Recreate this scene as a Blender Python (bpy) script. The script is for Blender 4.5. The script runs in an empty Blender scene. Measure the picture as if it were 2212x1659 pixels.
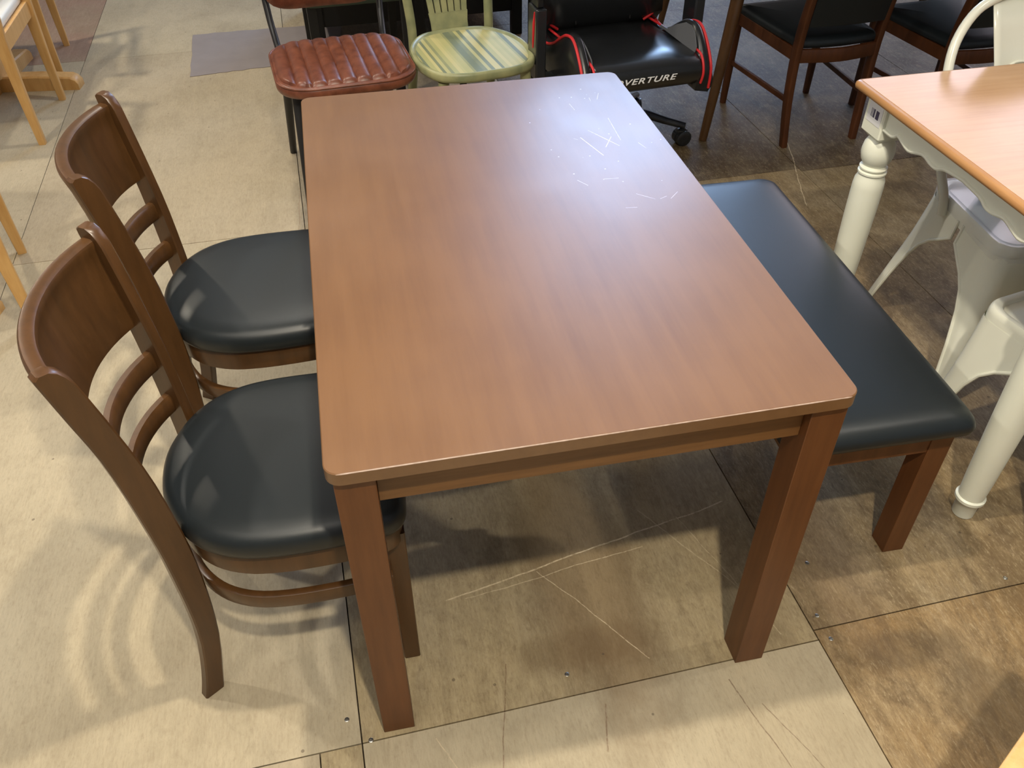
import bpy, bmesh, math, random
from mathutils import Vector, Matrix, Euler
PI = math.pi
S = bpy.context.scene
C = S.collection
random.seed(7)

# ------------------------------------------------------------------ camera
cam_d = bpy.data.cameras.new('camera')
cam = bpy.data.objects.new('camera', cam_d); C.objects.link(cam)
cam.location = (0.0858, -0.7800, 1.5048)
cam.rotation_euler = (0.8504, 0.0033, -0.2057)
cam_d.sensor_fit = 'HORIZONTAL'; cam_d.sensor_width = 36.0
cam_d.lens = 1860.7 / 2212 * 36.0
cam_d.clip_start = 0.02; cam_d.clip_end = 60
S.camera = cam

# ------------------------------------------------------------------ look
S.view_settings.view_transform = 'Standard'
S.view_settings.look = 'None'
S.view_settings.gamma = 1.0
S.view_settings.use_curve_mapping = False
S.view_settings.exposure = 0.0

w = bpy.data.worlds.new('world'); S.world = w; w.use_nodes = True
w.node_tree.nodes['Background'].inputs[0].default_value = (1.0, 0.93, 0.84, 1)
w.node_tree.nodes['Background'].inputs[1].default_value = 0.07

# ------------------------------------------------------------------ lights
def spot(name, loc, aim, power, col, size=0.05, angle=120, blend=0.6):
    d = bpy.data.lights.new(name, 'SPOT'); d.energy = power; d.color = col
    d.shadow_soft_size = size; d.spot_size = math.radians(angle); d.spot_blend = blend
    o = bpy.data.objects.new(name, d); C.objects.link(o)
    o.location = loc
    o.rotation_euler = (Vector(aim) - Vector(loc)).to_track_quat('-Z', 'Y').to_euler()
    return o
def area(name, loc, aim, sx, sy, power, col):
    d = bpy.data.lights.new(name, 'AREA'); d.shape = 'RECTANGLE'; d.size = sx; d.size_y = sy
    d.energy = power; d.color = col
    o = bpy.data.objects.new(name, d); C.objects.link(o); o.location = loc
    o.rotation_euler = (Vector(aim) - Vector(loc)).to_track_quat('-Z', 'Y').to_euler()
    return o
WARM = (1.0, 0.89, 0.71); NEUT = (1.0, 0.93, 0.82); COOL = (0.72, 0.83, 1.0)
spot('rail_lamp_table', (0.33, 0.22, 2.40), (0.25, 0.15, 0), 106, WARM, 0.035, 112, 0.9)
spot('rail_lamp_front', (0.30, -1.05, 2.75), (0.3, 0.1, 0), 175, WARM, 0.04, 88)
spot('rail_lamp_left', (-1.6, 1.2, 2.6), (-0.7, 1.2, 0), 82, NEUT, 0.05, 130)
spot('rail_lamp_right', (2.0, 0.1, 2.7), (1.5, -0.1, 0), 40, NEUT, 0.05, 80)
spot('rail_lamp_far', (-0.1, 2.7, 2.8), (-0.5, 2.3, 0), 75, NEUT, 0.06, 84)
spot('rail_lamp_far_left', (-1.7, 3.4, 2.7), (-1.3, 3.2, 0), 110, WARM, 0.06, 120)
area('ceiling_panel_light', (-1.0, -0.8, 4.6), (-1.0, -0.8, 0), 3.0, 3.0, 62, NEUT)

# ------------------------------------------------------------------ mesh helpers
class MB:
    def __init__(s): s.v = []; s.f = []
    def add(s, vs, fs):
        n = len(s.v); s.v += [tuple(p) for p in vs]; s.f += [tuple(i + n for i in f) for f in fs]; return s
    def box(s, lo, hi, M=None):
        x0, y0, z0 = lo; x1, y1, z1 = hi
        vs = [(x0,y0,z0),(x1,y0,z0),(x1,y1,z0),(x0,y1,z0),(x0,y0,z1),(x1,y0,z1),(x1,y1,z1),(x0,y1,z1)]
        if M is not None: vs = [M @ Vector(p) for p in vs]
        return s.add(vs, [(3,2,1,0),(4,5,6,7),(0,1,5,4),(1,2,6,5),(2,3,7,6),(3,0,4,7)])
    def loft(s, secs, cap=(True, True), closed=True):
        n = len(secs[0]); vs = [p for q in secs for p in q]; fs = []
        for i in range(len(secs) - 1):
            for j in range(n if closed else n - 1):
                k = (j + 1) % n
                fs.append((i*n + j, i*n + k, (i+1)*n + k, (i+1)*n + j))
        if cap[0]: fs.append(tuple(range(n - 1, -1, -1)))
        if cap[1]: fs.append(tuple((len(secs) - 1)*n + j for j in range(n)))
        return s.add(vs, fs)
    def beam(s, a, b, w0, d0, w1=None, d1=None, up=(0, 1, 0), ch=0.0015):
        # rectangular tapered bar from a to b; w along side, d along up
        w1 = w0 if w1 is None else w1; d1 = d0 if d1 is None else d1
        a = Vector(a); b = Vector(b); t = (b - a).normalized(); u = Vector(up)
        u = (u - t * u.dot(t)).normalized(); v = t.cross(u)
        secs = []
        for p, ww, dd in ((a, w0, d0), (b, w1, d1)):
            secs.append([p + v * x + u * y for x, y in rrect(ww, dd, ch, 1)])
        return s.loft(secs)
    def tube(s, pts, r, n=10, cap=(True, True), flat=1.0, closed=False):
        pts = [Vector(p) for p in pts]; secs = []
        rr = r if isinstance(r, (list, tuple)) else [r] * len(pts)
        up = None
        for i, p in enumerate(pts):
            if closed: t = pts[(i+1) % len(pts)] - pts[i-1]
            else: t = pts[min(i+1, len(pts)-1)] - pts[max(i-1, 0)]
            t.normalize()
            if up is None:
                up = Vector((0, 0, 1)) if abs(t.z) < 0.9 else Vector((1, 0, 0))
            u = (up - t * up.dot(t)).normalized(); up = u; v = t.cross(u)
            secs.append([p + (u * math.cos(2*PI*k/n) * flat + v * math.sin(2*PI*k/n)) * rr[i] for k in range(n)])
        if closed: secs.append(secs[0]); cap = (False, False)
        return s.loft(secs, cap)
    def strip(s, pts, w, h, ch=0.003, up=(0, 0, 1)):
        # bar of section w (horizontal) x h (along up) swept along pts
        pts = [Vector(p) for p in pts]; secs = []; u = Vector(up)
        for i, p in enumerate(pts):
            t = (pts[min(i+1, len(pts)-1)] - pts[max(i-1, 0)]).normalized()
            uu = (u - t * u.dot(t)).normalized(); v = t.cross(uu)
            secs.append([p + v * x + uu * y for x, y in rrect(w, h, ch, 2)])
        return s.loft(secs)
    def lathe(s, prof, c=(0, 0, 0), n=28, M=None):
        secs = []
        for r, z in prof:
            q = [Vector((c[0] + r*math.cos(2*PI*k/n), c[1] + r*math.sin(2*PI*k/n), c[2] + z)) for k in range(n)]
            if M is not None: q = [M @ p for p in q]
            secs.append(q)
        return s.loft(secs)
    def obj(s, name, mat, parent=None, smooth=35, mods=()):
        me = bpy.data.meshes.new(name); me.from_pydata(s.v, [], s.f); me.validate(); 
        bm = bmesh.new(); bm.from_mesh(me); bmesh.ops.recalc_face_normals(bm, faces=bm.faces); bm.to_mesh(me); bm.free()
        if mat: me.materials.append(mat)
        for p in me.polygons: p.use_smooth = smooth is not None
        if smooth is not None:
            me.set_sharp_from_angle(angle=math.radians(smooth))
        o = bpy.data.objects.new(name, me); C.objects.link(o)
        if parent: o.parent = parent
        for m in mods:
            if m[0] == 'bevel':
                b = o.modifiers.new('bevel', 'BEVEL'); b.width = m[1]; b.segments = m[2]; b.limit_method = 'ANGLE'; b.angle_limit = math.radians(40); b.harden_normals = False
            if m[0] == 'solid':
                b = o.modifiers.new('solid', 'SOLIDIFY'); b.thickness = m[1]; b.offset = m[2]
            if m[0] == 'sub':
                b = o.modifiers.new('sub', 'SUBSURF'); b.levels = m[1]; b.render_levels = m[1]
        return o
def rrect(w, h, r, n=3):
    out = []
    for cx, cy, a0 in ((w/2-r, h/2-r, 0), (-w/2+r, h/2-r, 90), (-w/2+r, -h/2+r, 180), (w/2-r, -h/2+r, 270)):
        for k in range(n + 1):
            a = math.radians(a0 + 90*k/n); out.append((cx + r*math.cos(a), cy + r*math.sin(a)))
    return out
def lerp(tab, z):
    if z <= tab[0][0]: return tab[0][1]
    for (a, b), (c, d) in zip(tab, tab[1:]):
        if z <= c: return b + (d - b) * (z - a) / (c - a)
    return tab[-1][1]
def catmull(pts, n=6, closed=False):
    P = [Vector(p) for p in pts]; out = []; m = len(P)
    rng = range(m) if closed else range(m - 1)
    for i in rng:
        if closed: a, b, c, d = P[i-1], P[i], P[(i+1) % m], P[(i+2) % m]
        else: a, b, c, d = P[max(i-1, 0)], P[i], P[i+1], P[min(i+2, m-1)]
        for k in range(n):
            t = k / n
            out.append(0.5 * ((2*b) + (c - a)*t + (2*a - 5*b + 4*c - d)*t*t + (3*b - a - 3*c + d)*t**3))
    if not closed: out.append(P[-1])
    return out
def thing(name, label, cat, loc=(0, 0, 0), rz=0, group=None):
    o = bpy.data.objects.new(name, None); C.objects.link(o); o.empty_display_size = 0.05
    o.location = loc; o.rotation_euler = (0, 0, math.radians(rz)); o['label'] = label; o['category'] = cat
    if group: o['group'] = group
    return o
def copy_tree(o, parent=None):
    c = o.copy(); C.objects.link(c); c.parent = parent
    for ch in list(o.children): copy_tree(ch, c)
    return c
def pillow(out, zs, sub=None):
    # out: outline points (x,y) ; zs: list (scale, z) ; loft of scaled outlines
    cx = sum(p[0] for p in out)/len(out); cy = sum(p[1] for p in out)/len(out)
    return [[(cx + (p[0]-cx)*sc, cy + (p[1]-cy)*sc, z) for p in out] for sc, z in zs]

# ------------------------------------------------------------------ materials
def srgb(r, g, b):
    f = lambda c: (c/255/12.92) if c <= 10.31 else ((c/255 + 0.055)/1.055)**2.4
    return (f(r), f(g), f(b), 1)
def newmat(name):
    m = bpy.data.materials.new(name); m.use_nodes = True
    nt = m.node_tree; b = nt.nodes['Principled BSDF']
    return m, nt, b
def plain(name, col, rough=0.5, metal=0.0, spec=0.5, bump=None, var=0.0, coat=0.0):
    m, nt, b = newmat(name)
    b.inputs['Base Color'].default_value = col; b.inputs['Roughness'].default_value = rough
    b.inputs['Metallic'].default_value = metal; b.inputs['Specular IOR Level'].default_value = spec
    b.inputs['Coat Weight'].default_value = coat; b.inputs['Coat Roughness'].default_value = 0.15
    tc = nt.nodes.new('ShaderNodeTexCoord')
    if var:
        n = nt.nodes.new('ShaderNodeTexNoise'); n.inputs['Scale'].default_value = 14; n.inputs['Detail'].default_value = 5
        nt.links.new(tc.outputs['Object'], n.inputs['Vector'])
        mx = nt.nodes.new('ShaderNodeMix'); mx.data_type = 'RGBA'
        mx.inputs[6].default_value = tuple(c*(1-var) for c in col[:3]) + (1,); mx.inputs[7].default_value = tuple(min(1, c*(1+var)) for c in col[:3]) + (1,)
        nt.links.new(n.outputs['Fac'], mx.inputs[0]); nt.links.new(mx.outputs[2], b.inputs['Base Color'])
    if bump:
        n = nt.nodes.new('ShaderNodeTexNoise'); n.inputs['Scale'].default_value = bump[0]; n.inputs['Detail'].default_value = 3
        nt.links.new(tc.outputs['Object'], n.inputs['Vector'])
        bp = nt.nodes.new('ShaderNodeBump'); bp.inputs['Strength'].default_value = bump[1]; bp.inputs['Distance'].default_value = 0.001
        nt.links.new(n.outputs['Fac'], bp.inputs['Height']); nt.links.new(bp.outputs[0], b.inputs['Normal'])
    return m
def wood(name, c0, c1, scale=(60, 3, 60), rough=0.4, spec=0.5, mott=0.25, coat=0.0, bump=0.05):
    m, nt, b = newmat(name); N = nt.nodes; L = nt.links
    tc = N.new('ShaderNodeTexCoord'); mp = N.new('ShaderNodeMapping'); mp.inputs['Scale'].default_value = scale
    L.new(tc.outputs['Object'], mp.inputs['Vector'])
    n1 = N.new('ShaderNodeTexNoise'); n1.inputs['Scale'].default_value = 1.6; n1.inputs['Detail'].default_value = 6; n1.inputs['Roughness'].default_value = 0.65
    L.new(mp.outputs[0], n1.inputs['Vector'])
    n2 = N.new('ShaderNodeTexNoise'); n2.inputs['Scale'].default_value = 7; n2.inputs['Detail'].default_value = 3
    L.new(tc.outputs['Object'], n2.inputs['Vector'])
    mt = N.new('ShaderNodeMath'); mt.operation = 'MULTIPLY_ADD'; mt.inputs[1].default_value = mott; 
    L.new(n2.outputs['Fac'], mt.inputs[0]); L.new(n1.outputs['Fac'], mt.inputs[2])
    cr = N.new('ShaderNodeValToRGB'); cr.color_ramp.elements[0].position = 0.3 + mott*0.3; cr.color_ramp.elements[1].position = 0.7 + mott*0.6
    cr.color_ramp.elements[0].color = c0; cr.color_ramp.elements[1].color = c1
    L.new(mt.outputs[0], cr.inputs[0]); L.new(cr.outputs[0], b.inputs['Base Color'])
    b.inputs['Roughness'].default_value = rough; b.inputs['Specular IOR Level'].default_value = spec
    b.inputs['Coat Weight'].default_value = coat; b.inputs['Coat Roughness'].default_value = 0.2
    bp = N.new('ShaderNodeBump'); bp.inputs['Strength'].default_value = bump; bp.inputs['Distance'].default_value = 0.0005
    L.new(n1.outputs['Fac'], bp.inputs['Height']); L.new(bp.outputs[0], b.inputs['Normal'])
    return m
TOP0, TOP1 = srgb(106, 73, 43), srgb(118, 84, 52)
M = {}
M['top'] = wood('walnut_table_top', TOP0, TOP1, (30, 2.0, 30), 0.42, 0.9, 0.7, bump=0.02)
M['frame'] = wood('brown_frame_wood', srgb(90, 52, 24), srgb(112, 69, 36), (40, 40, 3), 0.42, 0.45, 0.4)
M['rail'] = wood('brown_rail_wood', srgb(104, 70, 37), srgb(126, 88, 50), (4, 4, 60), 0.42, 0.45, 0.3)
M['chairwood'] = wood('brown_chair_wood', srgb(66, 43, 20), srgb(90, 60, 31), (30, 30, 4), 0.35, 0.5, 0.4, coat=0.15)
M['leather'] = plain('black_vinyl', (0.010, 0.014, 0.016, 1), 0.38, spec=0.52, bump=(900, 0.12))
M['oak'] = wood('light_honey_wood', srgb(192, 146, 84), srgb(216, 174, 112), (30, 30, 4), 0.45, 0.4, 0.3)
M['whiteseat'] = plain('white_vinyl', srgb(235, 235, 225), 0.4)
M['cream'] = plain('cream_painted_wood', srgb(232, 235, 220), 0.36, var=0.03)
M['cream_metal'] = plain('cream_painted_metal', srgb(228, 230, 216), 0.22, spec=0.55, var=0.02)
M['wtop'] = wood('pinkish_table_top', srgb(176, 130, 90), srgb(192, 148, 104), (3, 50, 50), 0.20, 0.7, 0.8, bump=0.02)
M['wedge'] = wood('orange_table_edge', srgb(170, 122, 76), srgb(188, 142, 94), (4, 4, 60), 0.35)
M['dwood'] = wood('dark_red_wood', srgb(66, 34, 14), srgb(90, 50, 24), (30, 30, 4), 0.4, 0.5, 0.3)
M['black'] = plain('black_painted_wood', (0.010, 0.010, 0.010, 1), 0.5, spec=0.4)
M['blackmetal'] = plain('black_metal', (0.013, 0.013, 0.014, 1), 0.4)
M['gloss'] = plain('gloss_black_plastic', (0.02, 0.022, 0.025, 1), 0.2, coat=0.3)
M['tweed'] = plain('grey_green_fabric', srgb(74, 84, 74), 0.95, spec=0.1, bump=(600, 0.8), var=0.25)
M['brownleather'] = None
M['red'] = plain('red_piping', srgb(205, 40, 45), 0.5)
M['greyv'] = plain('grey_vinyl', srgb(98, 100, 104), 0.45)
M['gleather'] = plain('black_gaming_vinyl', (0.012, 0.013, 0.014, 1), 0.27, spec=0.55)
M['white'] = plain('white_print', srgb(225, 225, 225), 0.5)
M['screw'] = plain('zinc_screw', srgb(190, 190, 185), 0.3, 1.0)
M['gap'] = plain('dark_subfloor', srgb(52, 42, 32), 0.9)
M['mat'] = plain('grey_sheet', srgb(140, 132, 130), 0.6, var=0.12, bump=(60, 0.3))
M['wall'] = plain('pale_wall', srgb(200, 196, 188), 0.9)
M['wrap'] = None

def leather_brown():
    m, nt, b = newmat('red_brown_leather'); N = nt.nodes; L = nt.links
    tc = N.new('ShaderNodeTexCoord'); n = N.new('ShaderNodeTexNoise'); n.inputs['Scale'].default_value = 26; n.inputs['Detail'].default_value = 7; n.inputs['Roughness'].default_value = 0.7
    L.new(tc.outputs['Object'], n.inputs['Vector'])
    cr = N.new('ShaderNodeValToRGB'); cr.color_ramp.elements[0].position = 0.32; cr.color_ramp.elements[1].position = 0.68
    cr.color_ramp.elements[0].color = srgb(88, 44, 28); cr.color_ramp.elements[1].color = srgb(130, 75, 52)
    L.new(n.outputs['Fac'], cr.inputs[0]); L.new(cr.outputs[0], b.inputs['Base Color'])
    b.inputs['Roughness'].default_value = 0.36; b.inputs['Specular IOR Level'].default_value = 0.55
    bp = N.new('ShaderNodeBump'); bp.inputs['Strength'].default_value = 0.15; bp.inputs['Distance'].default_value = 0.0008
    n2 = N.new('ShaderNodeTexNoise'); n2.inputs['Scale'].default_value = 700; L.new(tc.outputs['Object'], n2.inputs['Vector'])
    L.new(n2.outputs['Fac'], bp.inputs['Height']); L.new(bp.outputs[0], b.inputs['Normal'])
    return m
M['brownleather'] = leather_brown()

def washed_green():
    # distressed green paint with strips of paler and darker boards along the seat
    m, nt, b = newmat('washed_green_paint'); N = nt.nodes; L = nt.links
    tc = N.new('ShaderNodeTexCoord')
    n = N.new('ShaderNodeTexNoise'); n.inputs['Scale'].default_value = 16; n.inputs['Detail'].default_value = 6
    L.new(tc.outputs['Object'], n.inputs['Vector'])
    cr = N.new('ShaderNodeValToRGB'); cr.color_ramp.elements[0].position = 0.35; cr.color_ramp.elements[1].position = 0.7
    cr.color_ramp.elements[0].color = srgb(128, 134, 98); cr.color_ramp.elements[1].color = srgb(166, 164, 118)
    L.new(n.outputs['Fac'], cr.inputs[0]); L.new(cr.outputs[0], b.inputs['Base Color']); b.inputs['Roughness'].default_value = 0.4
    return m
def washed_green_boards():
    m, nt, b = newmat('washed_green_boards'); N = nt.nodes; L = nt.links
    tc = N.new('ShaderNodeTexCoord'); sp = N.new('ShaderNodeSeparateXYZ'); L.new(tc.outputs['Object'], sp.inputs[0])
    mp = N.new('ShaderNodeMapping'); mp.inputs['Scale'].default_value = (1, 0.02, 1); L.new(tc.outputs['Object'], mp.inputs['Vector'])
    v = N.new('ShaderNodeTexVoronoi'); v.voronoi_dimensions = '1D'; v.feature = 'F1'; v.inputs['Scale'].default_value = 1
    mm = N.new('ShaderNodeMath'); mm.operation = 'MULTIPLY'; mm.inputs[1].default_value = 85; L.new(sp.outputs[0], mm.inputs[0])
    L.new(mm.outputs[0], v.inputs['W'])
    n = N.new('ShaderNodeTexNoise'); n.inputs['Scale'].default_value = 9; n.inputs['Detail'].default_value = 6; L.new(tc.outputs['Object'], n.inputs['Vector'])
    bw = N.new('ShaderNodeSeparateColor'); L.new(v.outputs['Color'], bw.inputs[0])
    ad = N.new('ShaderNodeMath'); ad.operation = 'MULTIPLY_ADD'; ad.inputs[1].default_value = 0.85; L.new(bw.outputs[0], ad.inputs[0]); 
    m2 = N.new('ShaderNodeMath'); m2.operation = 'MULTIPLY'; m2.inputs[1].default_value = 0.30; L.new(n.outputs['Fac'], m2.inputs[0]); L.new(m2.outputs[0], ad.inputs[2])
    cr = N.new('ShaderNodeValToRGB'); e = cr.color_ramp.elements
    e[0].position = 0.25; e[0].color = srgb(112, 122, 98); e[1].position = 0.85; e[1].color = srgb(188, 180, 124)
    k = e.new(0.50); k.color = srgb(164, 164, 112)
    L.new(ad.outputs[0], cr.inputs[0]); L.new(cr.outputs[0], b.inputs['Base Color']); b.inputs['Roughness'].default_value = 0.5
    return m
M['green'] = washed_green(); M['greenseat'] = washed_green_boards()

def clear_plastic():
    m, nt, b = newmat('clear_plastic_wrap')
    b.inputs['Base Color'].default_value = (0.93, 0.94, 0.96, 1); b.inputs['Roughness'].default_value = 0.08
    b.inputs['Alpha'].default_value = 0.25; b.inputs['Specular IOR Level'].default_value = 0.9
    return m
M['wrap'] = clear_plastic()

def floor_mat():
    m, nt, b = newmat('plywood_floor'); N = nt.nodes; L = nt.links
    def math_(op, a=None, bb=None, c=None):
        n = N.new('ShaderNodeMath'); n.operation = op
        for i, v in enumerate((a, bb, c)):
            if v is None: continue
            if isinstance(v, (int, float)): n.inputs[i].default_value = v
            else: L.new(v, n.inputs[i])
        return n.outputs[0]
    def mixc(f, a, bb, mode='MIX'):
        n = N.new('ShaderNodeMix'); n.data_type = 'RGBA'; n.blend_type = mode
        for i, v in ((0, f), (6, a), (7, bb)):
            if isinstance(v, (int, float)): n.inputs[i].default_value = v
            elif isinstance(v, tuple): n.inputs[i].default_value = v
            else: L.new(v, n.inputs[i])
        return n.outputs[2]
    def ramp(v, a, c):
        n = N.new('ShaderNodeMapRange'); n.inputs[1].default_value = a; n.inputs[2].default_value = c; n.interpolation_type = 'SMOOTHSTEP'
        L.new(v, n.inputs[0]); return n.outputs[0]
    tc = N.new('ShaderNodeTexCoord'); oi = N.new('ShaderNodeObjectInfo'); P = tc.outputs['Object']
    sp = N.new('ShaderNodeSeparateXYZ'); L.new(P, sp.inputs[0]); X, Y = sp.outputs[0], sp.outputs[1]
    def noise(scale, det=5, rough=0.6, sc=(1, 1, 1), dist=0.0):
        mp = N.new('ShaderNodeMapping'); mp.inputs['Scale'].default_value = sc; L.new(P, mp.inputs['Vector'])
        n = N.new('ShaderNodeTexNoise'); n.inputs['Scale'].default_value = scale; n.inputs['Detail'].default_value = det
        n.inputs['Roughness'].default_value = rough; n.inputs['Distortion'].default_value = dist
        L.new(mp.outputs[0], n.inputs['Vector']); return n.outputs['Fac']
    cloud = noise(3.2, 6, 0.6)
    grain = noise(9, 6, 0.7, (9, 0.8, 1))
    fine = noise(40, 5, 0.75, (6, 0.7, 1))
    speck = noise(90, 3, 0.6)
    col = oi.outputs['Color']
    # oi alpha carries how worn and stained the sheet is
    worn = oi.outputs['Alpha']
    col = mixc(math_('MULTIPLY', ramp(cloud, 0.42, 0.66), 0.40), col, (0.34, 0.285, 0.19, 1))
    col = mixc(math_('MULTIPLY', ramp(grain, 0.45, 0.75), 0.20), col, (0.62, 0.52, 0.36, 1))
    col = mixc(math_('MULTIPLY', ramp(fine, 0.42, 0.75), math_('MULTIPLY_ADD', worn, 0.35, 0.14)), col, (0.16, 0.105, 0.055, 1))
    # rotary cut figure on the worn sheets
    wv = N.new('ShaderNodeTexWave'); wv.wave_type = 'BANDS'; wv.bands_direction = 'X'
    wv.inputs['Scale'].default_value = 2.6; wv.inputs['Distortion'].default_value = 16; wv.inputs['Detail'].default_value = 4; wv.inputs['Detail Scale'].default_value = 1.3
    mpw = N.new('ShaderNodeMapping'); mpw.inputs['Scale'].default_value = (1.6, 0.5, 1); L.new(P, mpw.inputs['Vector']); L.new(mpw.outputs[0], wv.inputs['Vector'])
    fig = math_('MULTIPLY', ramp(wv.outputs['Fac'], 0.35, 1.0), math_('MULTIPLY', worn, 0.20))
    col = mixc(fig, col, (0.085, 0.052, 0.028, 1))
    st = noise(2.4, 8, 0.72, (1.7, 0.9, 1), 0.6)
    stf = math_('MULTIPLY', ramp(st, 0.50, 0.60), math_('MULTIPLY', worn, 0.55))
    col = mixc(stf, col, (0.095, 0.062, 0.034, 1))
    mot = noise(22, 9, 0.8, (1.2, 0.8, 1), 0.4)
    col = mixc(math_('MULTIPLY', ramp(mot, 0.48, 0.64), math_('MULTIPLY_ADD', worn, 0.42, 0.06)), col, (0.13, 0.085, 0.045, 1))
    col = mixc(math_('MULTIPLY', ramp(mot, 0.50, 0.34), math_('MULTIPLY', worn, 0.30)), col, (0.50, 0.38, 0.22, 1))
    mo2 = noise(85, 6, 0.85, (2.2, 0.6, 1), 0.3)
    col = mixc(math_('MULTIPLY', ramp(mo2, 0.50, 0.66), math_('MULTIPLY_ADD', worn, 0.40, 0.16)), col, (0.15, 0.10, 0.055, 1))
    col = mixc(math_('MULTIPLY', ramp(mo2, 0.48, 0.34), math_('MULTIPLY_ADD', worn, 0.34, 0.12)), col, (0.60, 0.50, 0.32, 1))
    # one long brown stain under the table
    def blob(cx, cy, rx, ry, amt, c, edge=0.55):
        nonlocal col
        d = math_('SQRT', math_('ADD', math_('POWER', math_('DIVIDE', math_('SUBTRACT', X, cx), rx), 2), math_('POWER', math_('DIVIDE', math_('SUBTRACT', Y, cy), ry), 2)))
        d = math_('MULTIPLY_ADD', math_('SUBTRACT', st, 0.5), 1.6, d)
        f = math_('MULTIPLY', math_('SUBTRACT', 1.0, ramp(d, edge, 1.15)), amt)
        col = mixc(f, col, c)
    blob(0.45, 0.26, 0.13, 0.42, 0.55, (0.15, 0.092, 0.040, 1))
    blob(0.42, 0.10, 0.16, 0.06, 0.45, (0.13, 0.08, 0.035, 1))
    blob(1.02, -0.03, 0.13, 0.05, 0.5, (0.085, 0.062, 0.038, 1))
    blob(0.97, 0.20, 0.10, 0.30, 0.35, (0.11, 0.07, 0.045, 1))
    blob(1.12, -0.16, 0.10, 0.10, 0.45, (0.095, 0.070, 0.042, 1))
    # dark flecks, fine knocks
    v = N.new('ShaderNodeTexVoronoi'); v.inputs['Scale'].default_value = 13; L.new(P, v.inputs['Vector'])
    dots = math_('MULTIPLY', math_('LESS_THAN', v.outputs['Distance'], 0.045), 0.55)
    col = mixc(dots, col, (0.07, 0.05, 0.035, 1))
    # pale scratches: distance to segments
    def seg(x0, y0, x1, y1, wd, amt, c=(0.72, 0.60, 0.40, 1)):
        nonlocal col
        dx, dy = x1-x0, y1-y0; ln = math.hypot(dx, dy); ux, uy = dx/ln, dy/ln
        rx = math_('SUBTRACT', X, x0); ry = math_('SUBTRACT', Y, y0)
        al = math_('ADD', math_('MULTIPLY', rx, ux), math_('MULTIPLY', ry, uy))
        ac = math_('ABSOLUTE', math_('ADD', math_('MULTIPLY', rx, -uy), math_('MULTIPLY_ADD', math_('SUBTRACT', cloud, 0.5), 0.03, math_('MULTIPLY', ry, ux))))
        f = math_('MULTIPLY', math_('LESS_THAN', ac, wd), math_('MULTIPLY', math_('GREATER_THAN', al, 0), math_('LESS_THAN', al, ln)))
        f = math_('MULTIPLY', f, math_('MULTIPLY', ramp(speck, 0.2, 0.6), amt))
        col = mixc(f, col, c)
    seg(0.16, 0.265, 0.82, 0.40, 0.0016, 0.8)
    seg(0.20, 0.262, 0.60, 0.315, 0.0010, 0.6)
    seg(0.36, 0.30, 0.53, 0.055, 0.0009, 0.6)
    seg(0.62, 0.42, 0.80, 0.10, 0.0012, 0.5)
    seg(0.70, 0.38, 0.80, 0.05, 0.0010, 0.45)
    seg(0.25, 0.10, 0.21, -0.10, 0.0012, 0.6, (0.16, 0.09, 0.05, 1))
    seg(0.42, -0.02, 0.40, -0.11, 0.0016, 0.6, (0.16, 0.09, 0.05, 1))
    seg(0.10, -0.02, 0.26, -0.35, 0.0010, 0.5)
    seg(0.66, -0.02, 0.72, -0.28, 0.0011, 0.7, (0.14, 0.09, 0.055, 1))
    seg(0.70, -0.08, 0.80, -0.30, 0.0009, 0.6, (0.14, 0.09, 0.055, 1))
    seg(1.83, 2.25, 1.62, 1.60, 0.0016, 0.8)
    seg(-0.10, 1.66, -0.10, 2.10, 0.0012, 0.5, (0.30, 0.17, 0.10, 1))
    L.new(col, b.inputs['Base Color'])
    rg = math_('MULTIPLY_ADD', fine, 0.25, 0.42); L.new(rg, b.inputs['Roughness']); b.inputs['Specular IOR Level'].default_value = 0.22
    bp = N.new('ShaderNodeBump'); bp.inputs['Strength'].default_value = 0.12; bp.inputs['Distance'].default_value = 0.0015
    L.new(fine, bp.inputs['Height']); L.new(bp.outputs[0], b.inputs['Normal'])
    return m
M['floor'] = floor_mat()

def boards_label():
    m, nt, b = newmat('barcode_print'); N = nt.nodes; L = nt.links
    tc = N.new('ShaderNodeTexCoord'); sp = N.new('ShaderNodeSeparateXYZ'); L.new(tc.outputs['Generated'], sp.inputs[0])
    def mth(op, a, c=None):
        n = N.new('ShaderNodeMath'); n.operation = op
        for i, v in enumerate((a, c)):
            if v is None: continue
            if isinstance(v, (int, float)): n.inputs[i].default_value = v
            else: L.new(v, n.inputs[i])
        return n.outputs[0]
    u, z = sp.outputs[1], sp.outputs[2]
    wn = N.new('ShaderNodeTexWhiteNoise'); wn.noise_dimensions = '1D'; L.new(mth('FLOOR', mth('MULTIPLY', u, 26)), wn.inputs['W'])
    bar = mth('GREATER_THAN', wn.outputs['Value'], 0.45)
    inz = mth('MULTIPLY', mth('GREATER_THAN', z, 0.22), mth('LESS_THAN', z, 0.55)); inu = mth('MULTIPLY', mth('GREATER_THAN', u, 0.2), mth('LESS_THAN', u, 0.78))
    f = mth('MULTIPLY', bar, mth('MULTIPLY', inz, inu))
    mx = N.new('ShaderNodeMix'); mx.data_type = 'RGBA'; mx.inputs[6].default_value = srgb(226, 228, 232); mx.inputs[7].default_value = srgb(70, 66, 96)
    L.new(f, mx.inputs[0]); L.new(mx.outputs[2], b.inputs['Base Color']); b.inputs['Roughness'].default_value = 0.4
    return m
M['barcode'] = boards_label()

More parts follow.
